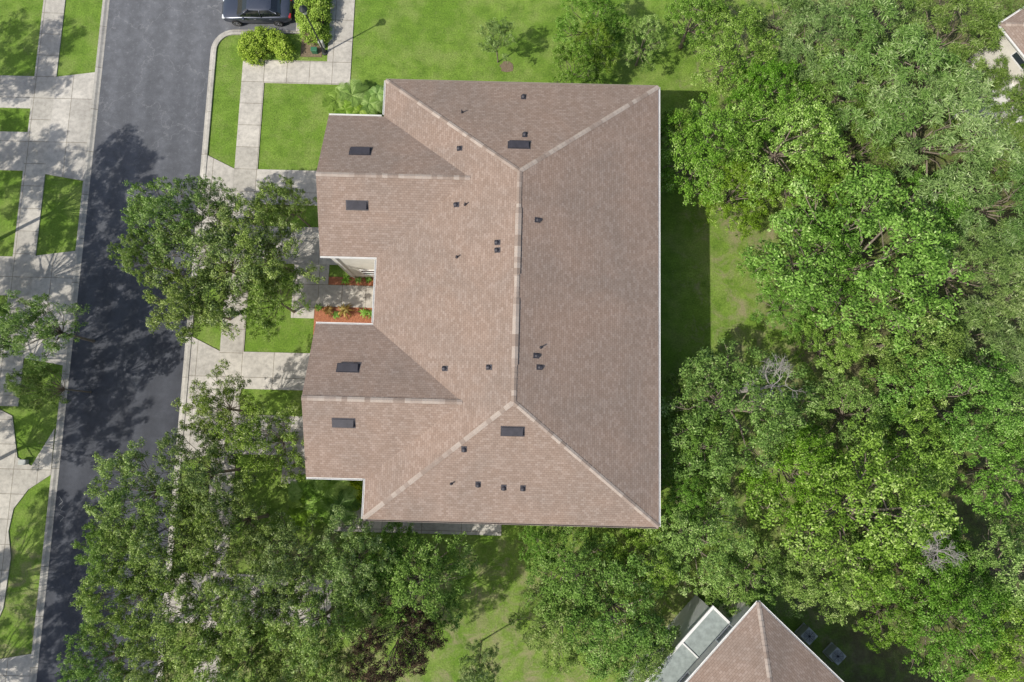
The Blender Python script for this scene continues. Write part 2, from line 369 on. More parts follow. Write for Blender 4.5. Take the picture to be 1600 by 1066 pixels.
for u,v in ((563,237),(558,321),(544,575),(537,661),(811,227),(801,674)):
    p=on_roof(u,v); g=(roofz(p.x,p.y+.2)-roofz(p.x,p.y-.2))/.4; a=math.atan(g)
    M=Matrix.Translation(p)@Matrix.Rotation(a,4,'X'); sgn=-1 if g>0 else 1
    mb=MB(); w=.58; hi=.05; lo=.17; y0=.22*-sgn; y1=.22*sgn
    vs=[(-w,y0,0),(w,y0,0),(w*.96,y0,hi),(-w*.96,y0,hi),(-w,y1,0),(w,y1,0),(w*.92,y1*.9,lo),(-w*.92,y1*.9,lo)]
    mb.v+=[tuple(M@Vector(q)) for q in vs]; mb.f+=[(0,1,2,3),(4,7,6,5),(3,2,6,7),(0,3,7,4),(1,5,6,2)]
    mb.box((-w-.05,-.28,.003),(w+.05,.28,.018),M)
    bevel(mb.obj("roof_vent",DARK,roof),.01)
def dome(p,r=.16,big=True):
    gx=(roofz(p.x+.2,p.y)-roofz(p.x-.2,p.y))/.4; gy=(roofz(p.x,p.y+.2)-roofz(p.x,p.y-.2))/.4
    nrm=Vector((-gx,-gy,1)).normalized(); down=Vector((-gx,-gy,0)).normalized(); down=(down-nrm*down.dot(nrm)).normalized(); sd=nrm.cross(down)
    M=Matrix((( down.x,sd.x,nrm.x,p.x),(down.y,sd.y,nrm.y,p.y),(down.z,sd.z,nrm.z,p.z),(0,0,0,1)))
    mb=MB(); mb.box((-r*1.5,-r*1.25,.002),(r*1.3,r*1.25,.015),M)
    n=8; k=len(mb.v)
    for i in range(n+1):
        t=math.pi*i/n; c,s_=math.cos(t),math.sin(t)
        for x,sc in ((-r*.9,.35),(-r*.2,1.0),(r*1.1,1.05)):
            mb.v.append(tuple(M@Vector((x,c*r*sc,.01+s_*r*1.0*sc))))
    for i in range(n):
        for j in range(2):
            a=k+i*3+j; mb.f.append((a,a+1,a+4,a+3))
    mb.f.append(tuple(k+i*3+2 for i in range(n+1)))
    mb.obj("vent_hood",DARK,roof)
for u,v in ((818,152),(820,211),(718,232),(713,320),(840,344),(777,379),(777,391),(838,556),(843,574),(695,576),(764,574),(725,702),(747,757),(787,762),(817,763)):
    dome(on_roof(u,v),.115)
for u,v in ((722,176),(727,320),(714,402),(845,543),(705,756)):
    p=on_roof(u,v); mb=MB(); mb.tube([p+Vector((0,0,-.05)),p+Vector((0,0,.08)),p+Vector((0,0,.1)),p+Vector((0,0,.3))],[.1,.06,.04,.04],10)
    mb.obj("vent_pipe",DARK,roof)
def gutter(a,b,parent,out,z=EZ,mat=None):
    a=Vector((*a,z-.02));b=Vector((*b,z-.02)); o=Vector((*out,0)); mb=MB(); k=0
    prof=[(0.0,0),(0.0,-.11),(.07,-.11),(.10,-.02),(.10,0),(.08,0),(.06,-.09),(.02,-.09),(.02,0)]
    for p in (a,b):
        for q in prof: mb.v.append(tuple(p+o*q[0]+Vector((0,0,q[1]))))
    n=len(prof)
    mb.f+=[(i,(i+1)%n,n+(i+1)%n,n+i) for i in range(n)]+[tuple(range(n)),tuple(range(n,2*n))[::-1]]
    return mb.obj("gutter",mat or WHITE,parent)
g=.004
gutter((X0-g,W1[1]+.14),(X0-g,Y1),house,(-1,0)); gutter((XW,W1[1]+g),(X0-.15,W1[1]+g),house,(0,1))
gutter((XW,W1[0]-g),(X0-.0,W1[0]-g),house,(0,-1)); gutter((X0-g,W2[1]+.14),(X0-g,W1[0]-.14),house,(-1,0)); gutter((XW,W2[1]+g),(X0,W2[1]+g),house,(0,1))
gutter((XW,W2[0]-g),(X0-.15,W2[0]-g),house,(0,-1)); gutter((X0-g,Y0),(X0-g,W2[0]-.0),house,(-1,0))
gutter((X1+g,Y0),(X1+g,Y1),house,(1,0)); gutter((X0,Y0-g),(X1,Y0-g),house,(0,-1),mat=FASCIA); gutter((X0,Y1+g),(X1,Y1+g),house,(0,1),mat=FASCIA)
for x,y in ((X1-.15,Y0+.5),(X1-.15,Y1-.5),(fx+.3,W1[0]+.06),(fx+.3,W2[0]+.14)):
    mb=MB(); mb.box((x-.04,y-.04,.1),(x+.04,y+.04,5.82)); mb.obj("downspout",WHITE,house)
def window(parent,c,n,w=1.1,h=1.4,door=False,name="window"):
    c=Vector(c); n=Vector(n); s_=Vector((-n.y,n.x,0)); M=Matrix(((s_.x,n.x,0,c.x),(s_.y,n.y,0,c.y),(0,0,1,c.z),(0,0,0,1)))
    mb=MB(); t=.07
    for bx in ((-w/2-t,-h/2-t,w/2+t,-h/2),(-w/2-t,h/2,w/2+t,h/2+t),(-w/2-t,-h/2,-w/2,h/2),(w/2,-h/2,w/2+t,h/2),(-w/2,-.02,w/2,.02)):
        mb.box((bx[0],.005,bx[1]),(bx[2],.06,bx[3]),M)
    fr=mb.obj(name,WHITE,parent)
    mb=MB(); mb.box((-w/2,.004,-h/2),(w/2,.02,h/2),M); mb.obj("window_pane",GLASSW,fr)
def garage(parent,c,w=2.3,h=2.15):
    mb=MB(); x=c[0]
    for i in range(4): mb.box((x-.05,c[1]-w/2,.08+i*h/4),(x-.004,c[1]+w/2,.08+(i+1)*h/4-.02))
    mb.obj("garage_door",WHITE,parent)
for y in (M1+2.1,M1-2.1,M2+2.1,M2-2.1):
    garage(house,(fx,y)); window(house,(fx,y,4.2),(-1,0,0),1.6,1.3)
for y in (-2.5,1.5,5.5,9.5,13.5,17.5):
    for z in (1.4,4.3): window(house,(X1-ov,y,z),(1,0,0),1.3,1.4)
for x in (-4,1,5):
    window(house,(x,Y0+ov,4.3),(0,-1,0)); window(house,(x,Y1-ov,4.3),(0,1,0)); window(house,(x,Y0+ov,1.5),(0,-1,0))
window(house,(-9.3,W1[0]+.12,1.6),(0,-1,0),.9,1.2)
for y in (7.1,8.3):
    mb=MB(); mb.box((X0+ov-.05,y-.45,.06),(X0+ov-.003,y+.45,2.1)); d=mb.obj("door",plain("door_paint",(.25,.07,.05),.5) if y<8 else bpy.data.materials["door_paint"],house)
    mb=MB(); mb.tube([(X0+ov-.09,y+.35,.95),(X0+ov-.09,y+.35,1.15)],[.02,.02],6); mb.obj("handle",METAL,d)
# ------------------------------------------------------------------ neighbour houses
def hip_house(name,label,corner,rz,LX,LY,ez,rise,porch=None):
    e=empty(name,corner,label,"house",rz=rz)
    h=min(LX,LY)/2
    if LX>=LY: a=(h,-LY/2,ez+rise); b=(LX-h,-LY/2,ez+rise)
    else: a=(LX/2,-h,ez+rise); b=(LX/2,-LY+h,ez+rise)
    v=[(0,0,ez),(LX,0,ez),(LX,-LY,ez),(0,-LY,ez),a,b]
    if LX>=LY: f=[(0,4,5,1),(1,5,2),(2,5,4,3),(3,4,0)]
    else: f=[(0,4,1),(1,4,5,2),(2,5,3),(3,5,4,0)]
    r=mesh("roof",v,f,SHING,e); bm=bmesh.new(); bm.from_mesh(r.data)
    for fc in bm.faces:
        fc.normal_update()
        if fc.normal.z<0: fc.normal_flip()
    bm.to_mesh(r.data); bm.free(); r.data.update(); uvmap(r); r.data.materials.append(FASCIA)
    s=r.modifiers.new("t","SOLIDIFY"); s.thickness=.16; s.offset=-1; s.material_offset=1; s.material_offset_rim=1
    for p,q in ((v[0],a),(v[3],a if LX>=LY else b),(v[1],b if LX>=LY else a),(v[2],b)): cap(p,q,r)
    if (Vector(a)-Vector(b)).length>.5: cap(a,b,r)
    mb=MB(); prism(mb,[(.4,-LY+.4),(LX-.4,-LY+.4),(LX-.4,-.4),(.4,-.4)],0,ez-.17); mb.obj("wall",WALL,e)
    gutter((0,0.004),(LX,0.004),e,(0,1),ez); gutter((-.004,-LY),(-.004,0),e,(-1,0),ez)
    for t in (2.5,6,9.5):
        window(e,(.4,-t,4.4),(-1,0,0),1.1,1.0); window(e,(t,-.4,4),(0,1,0))
    return e
c=P(1185,941,5.6); c.z=0
nb=hip_house("neighbour_house","cream two-storey house with brown hip roof behind trees",c,math.radians(-42.5),16,15,5.6,3.0)
PALEW=plain("pale_siding",(.62,.64,.62),.6,.3,var=.1); GREYP=plain("grey_green_panel",(.30,.34,.32),.6,.3,var=.3)
mb=MB(); mb.box((-.75,-13,0),(.395,-2.0,3.6)); ex=mb.obj("extension",PALEW,nb)
mb=MB(); mb.box((-.87,-13.1,3.602),(.39,-1.9,3.68)); pr=mb.obj("extension_roof",GREYP,ex)
mb=MB(); mb.box((-.97,-13.15,3.69),(-.83,-1.8,3.8)); mb.box((-.82,-1.94,3.69),(.38,-1.8,3.8))
for y in (-4.5,-7.5,-10.5): mb.box((-.82,y-.04,3.685),(.36,y+.04,3.75))
mb.obj("parapet_trim",WHITE,ex)
AC=plain("ac_metal",(.45,.46,.44),.5,.4)
for u,v in ((1260,991),(1304,1022)):
    p=P(u,v,0.4); e=empty("air_conditioner",(p.x,p.y,0),"grey outdoor air conditioning unit beside the house","air conditioner","air conditioners by the wall",math.radians(45))
    mb=MB(); mb.box((-.42,-.42,0),(.42,.42,.08)); mb.box((-.38,-.38,.08),(.38,.38,.82)); bevel(mb.obj("housing",AC,e),.03)
    mb=MB()
    for r in (.1,.18,.26,.33):
        pts=[(r*math.cos(i*math.pi/10),r*math.sin(i*math.pi/10),.84) for i in range(21)]; mb.tube(pts,[.008]*21,4)
    for i in range(8):
        t=i*math.pi/4; mb.tube([(0,0,.85),(.34*math.cos(t),.34*math.sin(t),.84)],[.008]*2,4)
    mb.tube([(0,0,.82),(0,0,.86)],[.06,.06],10)
    mb.obj("fan_grille",DARKP,e)
c=P(1562,38,5.0); c.z=0
nb2=hip_house("neighbour_house","house with brown shingle roof half hidden by trees",c,math.radians(35),14,14,5.0,3.0)
mb=MB(); mb.box((-3.2,-7,2.6),(-.0+.38,-3.0,2.75))
for y in (-6.9,-3.1): mb.box((-3.15,y-.08,0),(-3.0,y+.08,2.6))
mb.obj("porch",WHITE,nb2)
# ------------------------------------------------------------------ foliage
def leaf_mesh(name,C,Rr,tone,n_leaf,L,W,rng,mat,mode='broad',up=-.25):
    k=len(C); cnt=np.maximum(8,(n_leaf*(Rr/.5)**2)).astype(int); idx=np.repeat(np.arange(k),cnt); N=len(idx)
    d=rng.normal(size=(N,3)); d/=np.linalg.norm(d,axis=1)[:,None]; m=d[:,2]<up; d[m,2]*=-1
    rr=Rr[idx]*rng.uniform(.45,1.22,N)
    p=C[idx]+d*rr[:,None]*np.array([1,1,.8])
    if mode=='feather':
        t=d+rng.normal(size=(N,3))*.35+np.array([0,0,-.25]); nn=rng.normal(size=(N,3))*.4+np.array([0,0,1.])
    else:
        nn=d*.7+rng.normal(size=(N,3))*.55+np.array([0,0,.6]); t=rng.normal(size=(N,3))
    nn/=np.linalg.norm(nn,axis=1)[:,None]
    t-=nn*(t*nn).sum(1)[:,None]; t/=np.linalg.norm(t,axis=1)[:,None]; b=np.cross(nn,t)
    l=L*rng.uniform(.6,1.3,N)[:,None]/2; w=W*rng.uniform(.7,1.2,N)[:,None]/2
    v=np.stack([p-t*l,p+b*w+nn*w*.2,p+t*l-nn*l*.25,p-b*w+nn*w*.2],axis=1).reshape(-1,3)
    tn=np.clip(tone[idx]+rng.normal(size=N)*.17+ (rr/Rr[idx]-.8)*.4,0,1)  # inner leaves painted darker, outer ones paler, imitating gap shade and highlights
    me=bpy.data.meshes.new(name); me.vertices.add(N*4); me.vertices.foreach_set("co",v.astype(np.float32).ravel())
    me.loops.add(N*4); me.loops.foreach_set("vertex_index",np.arange(N*4,dtype=np.int32))
    me.polygons.add(N); me.polygons.foreach_set("loop_start",np.arange(0,N*4,4,dtype=np.int32))
    me.update(calc_edges=True)
    a=me.attributes.new("tone",'FLOAT','POINT'); a.data.foreach_set("value",np.repeat(tn,4).astype(np.float32))
    me.materials.append(mat); return me
def tree_meshes(seed,kind):
    rng=np.random.default_rng(seed); rn=random.Random(seed); R0=5.0; zc=6.5; lobes=[]
    if kind=='broad':
        lobes=[(rn.uniform(-.5,.5),rn.uniform(-.5,.5),zc+1.5,2.0)]
        n=8
        for i in range(n):
            a=2*math.pi*(i+rn.uniform(-.3,.3))/n; r=rn.uniform(2.1,3.6); lobes.append((r*math.cos(a),r*math.sin(a),zc+rn.uniform(-.3,1.0)-(r-2.1)*.9,rn.uniform(.95,1.75)))
        for i in range(9):
            a=rn.uniform(0,6.28); r=rn.uniform(3.6,4.8); lobes.append((r*math.cos(a),r*math.sin(a),zc+rn.uniform(-2.6,-1.0),rn.uniform(.5,1.0)))
        dens,cr,L,W,nl,mat=4.6,(.18,.42),.178,.088,108,L_BRIGHT
    elif kind=='oak':
        n=36; lobes=[(.3,-.2,zc+.8,1.2)]
        for i in range(n):
            a=2.399*i+rn.uniform(-.5,.5); r=5.0*math.sqrt((i+.5)/n)*rn.uniform(.82,1.06); lobes.append((r*math.cos(a),r*math.sin(a),zc+rn.uniform(-.9,.9)-r*.25,rn.uniform(.6,1.2)))
        dens,cr,L,W,nl,mat=4.8,(.17,.36),.172,.085,108,L_OAK
    elif kind=='feather':
        lobes=[(0,0,zc+1.1,1.8)]
        for i in range(14):
            a=2*math.pi*(i+rn.uniform(-.4,.4))/14; r=rn.uniform(1.8,4.6); lobes.append((r*math.cos(a),r*math.sin(a),zc+rn.uniform(-.9,1.0)-(r-1.8)*.4,rn.uniform(.7,1.5)))
        dens,cr,L,W,nl,mat=3.4,(.24,.52),.34,.058,70,L_GREY
    C=[];Rr=[];T=[]
    for (x,y,z,r) in lobes:
        lt=rn.uniform(-.12,.12); m=int((r/.5)**2*dens)
        for i in range(m):
            d=Vector((rn.gauss(0,1),rn.gauss(0,1),rn.gauss(0,1))).normalized()
            if d.z<-.25: d.z*=-1
            q=r*(rn.uniform(.4,1.2) if kind=='oak' else rn.uniform(.72,1.14))
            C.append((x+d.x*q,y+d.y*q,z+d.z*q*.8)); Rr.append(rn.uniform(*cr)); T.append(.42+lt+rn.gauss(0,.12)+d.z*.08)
    crown=leaf_mesh(kind+"_crown",np.array(C),np.array(Rr),np.array(T),nl,L,W,rng,mat,'feather' if kind=='feather' else 'broad')
    mb=MB(); top=Vector((rn.uniform(-.3,.3),rn.uniform(-.3,.3),3.2)); tr=.24 if kind!='oak' else .17
    mb.tube([(0,0,-.1),(0,0,.3),(top.x*.4,top.y*.4,1.6),top],[tr*1.6,tr*1.1,tr,tr*.85],8)
    for li,(x,y,z,r) in enumerate(lobes):
        e=Vector((x,y,z)); m1=top.lerp(e,.4)+Vector((rn.uniform(-.6,.6),rn.uniform(-.6,.6),rn.uniform(-.3,.3))); k_=.42 if kind=='oak' else .6
        mb.tube([top,m1,top.lerp(e,.75)+Vector((rn.uniform(-.4,.4),rn.uniform(-.4,.4),.0)),e],[tr*.6*k_,tr*.42*k_,tr*.28*k_,tr*.16*k_],6,False)
        for j in range(4):
            d=Vector((rn.gauss(0,1),rn.gauss(0,1),abs(rn.gauss(0,.7)))).normalized(); s0=top.lerp(e,rn.uniform(.7,1))
            mb.tube([s0,s0+(e+d*r-s0)*.5+Vector((0,0,.1)),e+d*r*rn.uniform(.8,1.02)],[tr*.14,tr*.09,tr*.05],4,False)
    me=bpy.data.meshes.new(kind+"_trunk"); me.from_pydata(mb.v,[],mb.f); me.materials.append(BARK)
    for p in me.polygons:p.use_smooth=True
    me.update(); return me,crown
VAR={k:[tree_meshes(100+i+hash_,k) for i in range(n)] for k,n,hash_ in (('broad',5,0),('oak',5,50),('feather',3,90))}
darkv=[(t,c.copy()) for t,c in VAR['broad'][:1]]
for t,c in darkv: c.materials.clear(); c.materials.append(L_DARK)
VAR['dark']=darkv
LBL={'broad':("dense bright green broadleaf tree","woodland trees behind the house"),
     'oak':("airy olive green oak tree beside the street","oak trees along the street"),
     'feather':("tall grey-green feathery tree in the woodland","feathery woodland trees"),
     'dark':("dark reddish-brown small tree among oaks",None)}
cnt={k:0 for k in VAR}
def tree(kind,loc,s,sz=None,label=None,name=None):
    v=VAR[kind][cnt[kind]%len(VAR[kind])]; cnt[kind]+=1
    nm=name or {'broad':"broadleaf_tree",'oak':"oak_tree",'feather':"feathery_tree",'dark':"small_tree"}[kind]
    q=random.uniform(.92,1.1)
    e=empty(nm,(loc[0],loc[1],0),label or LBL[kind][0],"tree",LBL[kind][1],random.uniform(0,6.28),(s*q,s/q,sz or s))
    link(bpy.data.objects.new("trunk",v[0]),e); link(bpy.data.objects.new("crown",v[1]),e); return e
def tpx(kind,u,v,r,sz=None,**k):
    r*=1.04; s=max(.35,r/29/4.9)
    for _ in range(4):
        zz=sz or max(s,.55)*1.0; hc=6.5*zz; s=r*(H-hc)/(F*.99)/4.9
    p=P(u,v,hc); return tree(kind,p,s,zz,**k)
for a in [(922,28,62),(928,70,44),(900,98,44),(1010,55,42),(1085,25,58),(1150,70,78),(1205,150,80),(1105,228,86),(1240,215,105),(1150,300,66),(1062,200,36),
          (1360,400,150),(1268,410,92),(1235,475,48),(1275,310,75),(1450,330,75),(1160,645,112),(1095,700,66),(1075,610,36),(1240,730,85),(1105,845,80),(1075,770,48),(1180,905,66),
          (1350,800,135),(1290,900,80),(1410,700,95),(1500,960,95),(1430,880,90),(1570,900,85),(1590,1020,80),(1500,620,105),
          (1590,740,80),(1430,530,90),(1590,640,80),(1300,530,60),(1345,650,70),
          (900,895,80),(965,960,90),(880,980,68),(1015,880,58),(1000,1030,62),(652,925,90),(605,872,56),(1400,965,50),(840,850,36)]:
    tpx('broad',*a,sz=None)
for a in [(1290,55,85),(1400,110,115),(1500,45,85),(1560,190,90),(1470,205,115),(1570,310,95),(1520,420,95),(1600,480,80),
          (1550,545,80),(1350,230,75),(1330,130,80),(1390,20,70),(1600,125,55),(1660,250,90),(1225,20,55),(1570,30,34)]:
    tpx('feather',*a)
for a in [(330,400,100),(400,385,76),(250,335,64),(285,470,70),(412,462,60),(440,310,42),(320,320,50),(215,400,42),(405,690,74),(330,640,58),(300,745,70),(195,775,72),(245,865,80),(350,830,74),(440,885,74),
          (175,945,62),(280,975,82),(380,965,78),(485,985,78),(540,890,66),(530,1055,52),(150,1040,55),(350,1060,70),(225,1055,58),(35,510,62),(48,605,38),(440,1060,55),(745,1052,36),(160,860,50)]:
    tpx('oak',*a,sz=1.0 if a[2]>60 else .85)
for x,y,s in ((-34.7,11.2,.72),(-34.7,6.2,.78),(-34.7,1.0,.78),(-34.8,-4.2,.68),(-34.7,-12.4,.74),(-34.9,-18.0,.74),(-34.9,-23.5,.66),
              (-41.2,19.5,.7),(-40.8,12,.68),(-40.8,3,.7),(-40.6,-3,.66),(-40.6,-15,.6)):
    tree('oak',(x,y),s,1.58)
tpx('dark',608,1022,66,sz=.95)
p=P(778,97); tree('oak',p,.24,.5,label="young thin tree in a round mulch ring",name="young_tree")
def bare(u,v,z,r,seed):
    rn=random.Random(seed); p=P(u,v,z); mb=MB(); mb.tube([(0,0,0),(.1,0,z*.5),(0,0,z-.8)],[.16,.12,.08],7)
    def br(a,d,l,rad,dep):
        b=a+d*l; m=a.lerp(b,.5)+Vector([rn.uniform(-.15,.15)*l for _ in range(3)]); mb.tube([a,m,b],[rad,rad*.8,rad*.6],5,False)
        if dep:
            for _ in range(3):
                nd=(d+Vector((rn.gauss(0,.6),rn.gauss(0,.6),rn.gauss(0,.25)))).normalized(); br(a.lerp(b,rn.uniform(.4,1)),nd,l*.7,rad*.6,dep-1)
    for i in range(7):
        a=i*.9+rn.random(); br(Vector((0,0,z-.8)),Vector((math.cos(a),math.sin(a),.35)).normalized(),r*.42,.03,4)
    e=empty("bare_tree",(p.x,p.y,0),"leafless grey dead tree among green crowns","tree","bare grey trees")
    mb.obj("trunk",DEAD,e)
for i,a in enumerate(((1215,602,7.9,1.9),(1480,865,7.6,1.4))): bare(*a,seed=i)
def shrub(name,label,pts,h,mat=None,cr=(.16,.28),loc=None,n=170,L=.12,W=.075,cat="hedge"):
    rng=np.random.default_rng(len(pts)*7+int(h*10)); rn=random.Random(int(h*100)+len(pts)); C=[];Rr=[];T=[]
    base=Vector((pts[0][0],pts[0][1],0))
    for x,y,r in pts:
        for i in range(int(34*(r/.5)**2)):
            d=Vector((rn.gauss(0,1),rn.gauss(0,1),abs(rn.gauss(0,1)))).normalized()
            C.append((x-base.x+d.x*r,y-base.y+d.y*r,.15+d.z*(h-.25))); Rr.append(rn.uniform(*cr)); T.append(.45+rn.gauss(0,.1)+d.z*.12)
    me=leaf_mesh(name,np.array(C),np.array(Rr),np.array(T),n,L,W,rng,mat or L_HEDGE,up=-.5)
    e=empty(name,base,label,cat)
    o=bpy.data.objects.new("foliage",me); link(o,e)
    mb=MB()
    for x,y,r in pts: mb.tube([(x-base.x,y-base.y,0),(x-base.x+.05,y-base.y,h*.5),(x-base.x,y-base.y+.05,h*.8)],[.04,.03,.015],5)
    mb.obj("stem",BARK,e); return e
def sp(lst,z=.6): return [(P(u,v,z).x,P(u,v,z).y,r/24.) for u,v,r in lst]
shrub("hedge","rounded bright green clipped hedge beside the parking bay",sp([(392,68,18),(412,60,17),(432,64,16),(444,78,13),(400,82,15),(385,78,11)]),1.3)
shrub("hedge","tall rectangular bright green hedge beside the path",sp([(478,8,16),(500,8,16),(480,28,16),(500,30,16),(486,50,15),(500,52,12),(478,-12,15),(500,-12,15)]),1.5)
shrub("shrub","small green shrub by the south wall",sp([(1000,822,10),(985,826,9),(1015,828,8)],.5),.9,L_BRIGHT,cat="shrub")
shrub("shrub","low green shrub row by the house corner",sp([(545,762,13),(560,772,10),(550,785,12)],.5),.9,L_HEDGE,cat="shrub")
shrub("shrub","low shrub at the wall base",sp([(505,745,9),(487,752,9)],.5),.8,L_BRIGHT,cat="shrub")
PALM=leaf_mat("palm_fronds",[(0,(.08,.15,.03)),(.5,(.18,.31,.055)),(1,(.36,.50,.15))],.2); ORNG=leaf_mat("bromeliad_leaves",[(0,(.18,.09,.03)),(.5,(.40,.28,.09)),(1,(.58,.46,.18))],.2)
def fronds(name,label,x,y,n,L,h,mat,seed,z0=.05,w=.05,pin=True,cat="plant"):
    rn=random.Random(seed); v=[];f=[];tone=[]
    for i in range(n):
        a=2*math.pi*i/n+rn.uniform(-.3,.3); l=L*rn.uniform(.7,1.1); tn=rn.uniform(.15,.95); up=rn.uniform(.5,1.2)
        D=Vector((math.cos(a),math.sin(a),0)); S=Vector((-D.y,D.x,0)); pts=[]
        for j in range(11):
            t=j/10; pts.append(Vector((0,0,h))+D*l*t+Vector((0,0,l*up*(t*.8-t*t*1.1))))
        for j in range(10):
            k=len(v); ww=w*(1-j/10*.8)*(.35 if pin else 1.3); w2=w*(1-(j+1)/10*.9)*(.35 if pin else 1.3)
            v+=[pts[j]-S*ww,pts[j]+S*ww,pts[j+1]+S*w2,pts[j+1]-S*w2]; f.append((k,k+1,k+2,k+3)); tone+=[tn]*4
            if pin and j>0:
                for q in (0,.5):
                    b=pts[j].lerp(pts[j+1],q); ll=l*.30*math.sin(math.pi*(j+q)/11)+.05
                    for sg in (-1,1):
                        k=len(v); e=b+S*sg*ll+D*ll*.6+Vector((0,0,-ll*.25)); d=D*.035
                        v+=[b-d,b+d,e+d*.3,e-d*.3]; f.append((k,k+1,k+2,k+3)); tone+=[min(1,max(0,tn+rn.uniform(-.2,.2)))]*4
    e=empty(name,(x,y,z0),label,cat)
    o=mesh("frond",v,f,mat,e); at=o.data.attributes.new("tone",'FLOAT','POINT'); at.data.foreach_set("value",tone)
    mb=MB(); mb.tube([(0,0,-z0),(0,0,h*.6),(0,0,h)],[.09,.08,.05],7); mb.obj("stem",BARK,e)
def fp(name,label,u,v,z,*a,**k):
    p=P(u,v,z); fronds(name,label,p.x,p.y,*a,**k)
for i,(u,v,l) in enumerate(((525,158,.9),(550,150,1.2),(577,162,1.0),(540,172,.8),(590,148,.8),(562,175,.7))):
    fp("palm_plant","spiky light green palm plant in mulch bed",u,v,1.0,12,l,1.0,PALM,i)
for i,(u,v,l) in enumerate(((500,775,1.6),(478,795,1.2),(530,790,1.3),(515,760,1.1),(475,770,1.0))):
    fp("palm_plant","dense green palm shrub by the south-west corner",u,v,1.6,20,l,1.5,PALM,20+i)
for i,(u,v,l) in enumerate(((538,484,.62),(512,484,.4))):
    fp("bromeliad","spiky orange-green plant in red mulch",u,v,.4,16,l,.25,ORNG,40+i,pin=False,w=.07)
for i,(u,v) in enumerate(((568,488),(497,480),(560,437),(540,437),(575,436),(524,492),(580,490))):
    fp("garden_plant","small green plant in red mulch",u,v,.3,14,.32 if i%3 else .42,.15,PALM,50+i,pin=False)
# ------------------------------------------------------------------ lamp
b=P(508,83)
e=empty("street_lamp",b,"slim black street lamp with pale lantern by hedge","street lamp")
mb=MB(); mb.tube([(0,0,0),(0,0,.12),(0,0,.14),(0,0,.5),(0,0,.55),(0,0,4.5)],[.2,.2,.12,.09,.055,.04],10); mb.obj("post",plain("lamp_black",(.03,.035,.035),.5),e)
mb=MB(); mb.tube([(0,0,4.5),(0,0,4.55),(0,0,4.95)],[.08,.12,.2],8); mb.obj("lantern",plain("lantern_glass",(.6,.6,.55),.3),e)
mb=MB(); mb.tube([(0,0,4.952),(0,0,5.0),(0,0,5.15),(0,0,5.25)],[.27,.26,.1,.02],8); mb.obj("lamp_cap",bpy.data.materials["lamp_black"],e)
def utility(u,v,c,label,w=.3,h=.6,cat="utility box",nm="utility_box"):
    p=P(u,v); e=empty(nm,p,label,cat); mb=MB(); mb.box((-w,-w*.7,0),(w,w*.7,h)); bevel(mb.obj("cabinet",c,e),.03)
    mb=MB(); mb.box((-w*1.08,-w*.78,h+.002),(w*1.08,w*.78,h+.05)); bevel(mb.obj("lid",c,e),.02)
utility(493,82,plain("green_box",(.04,.15,.08),.5),"small green utility box in the mulch bed",.2,.4)
utility(40,722,plain("pale_box",(.42,.43,.39),.6),"pale utility box beside the sidewalk",.22,.3)
utility(505,74,bpy.data.materials["pale_box"],"small grey utility pedestal near the lamp",.15,.7)
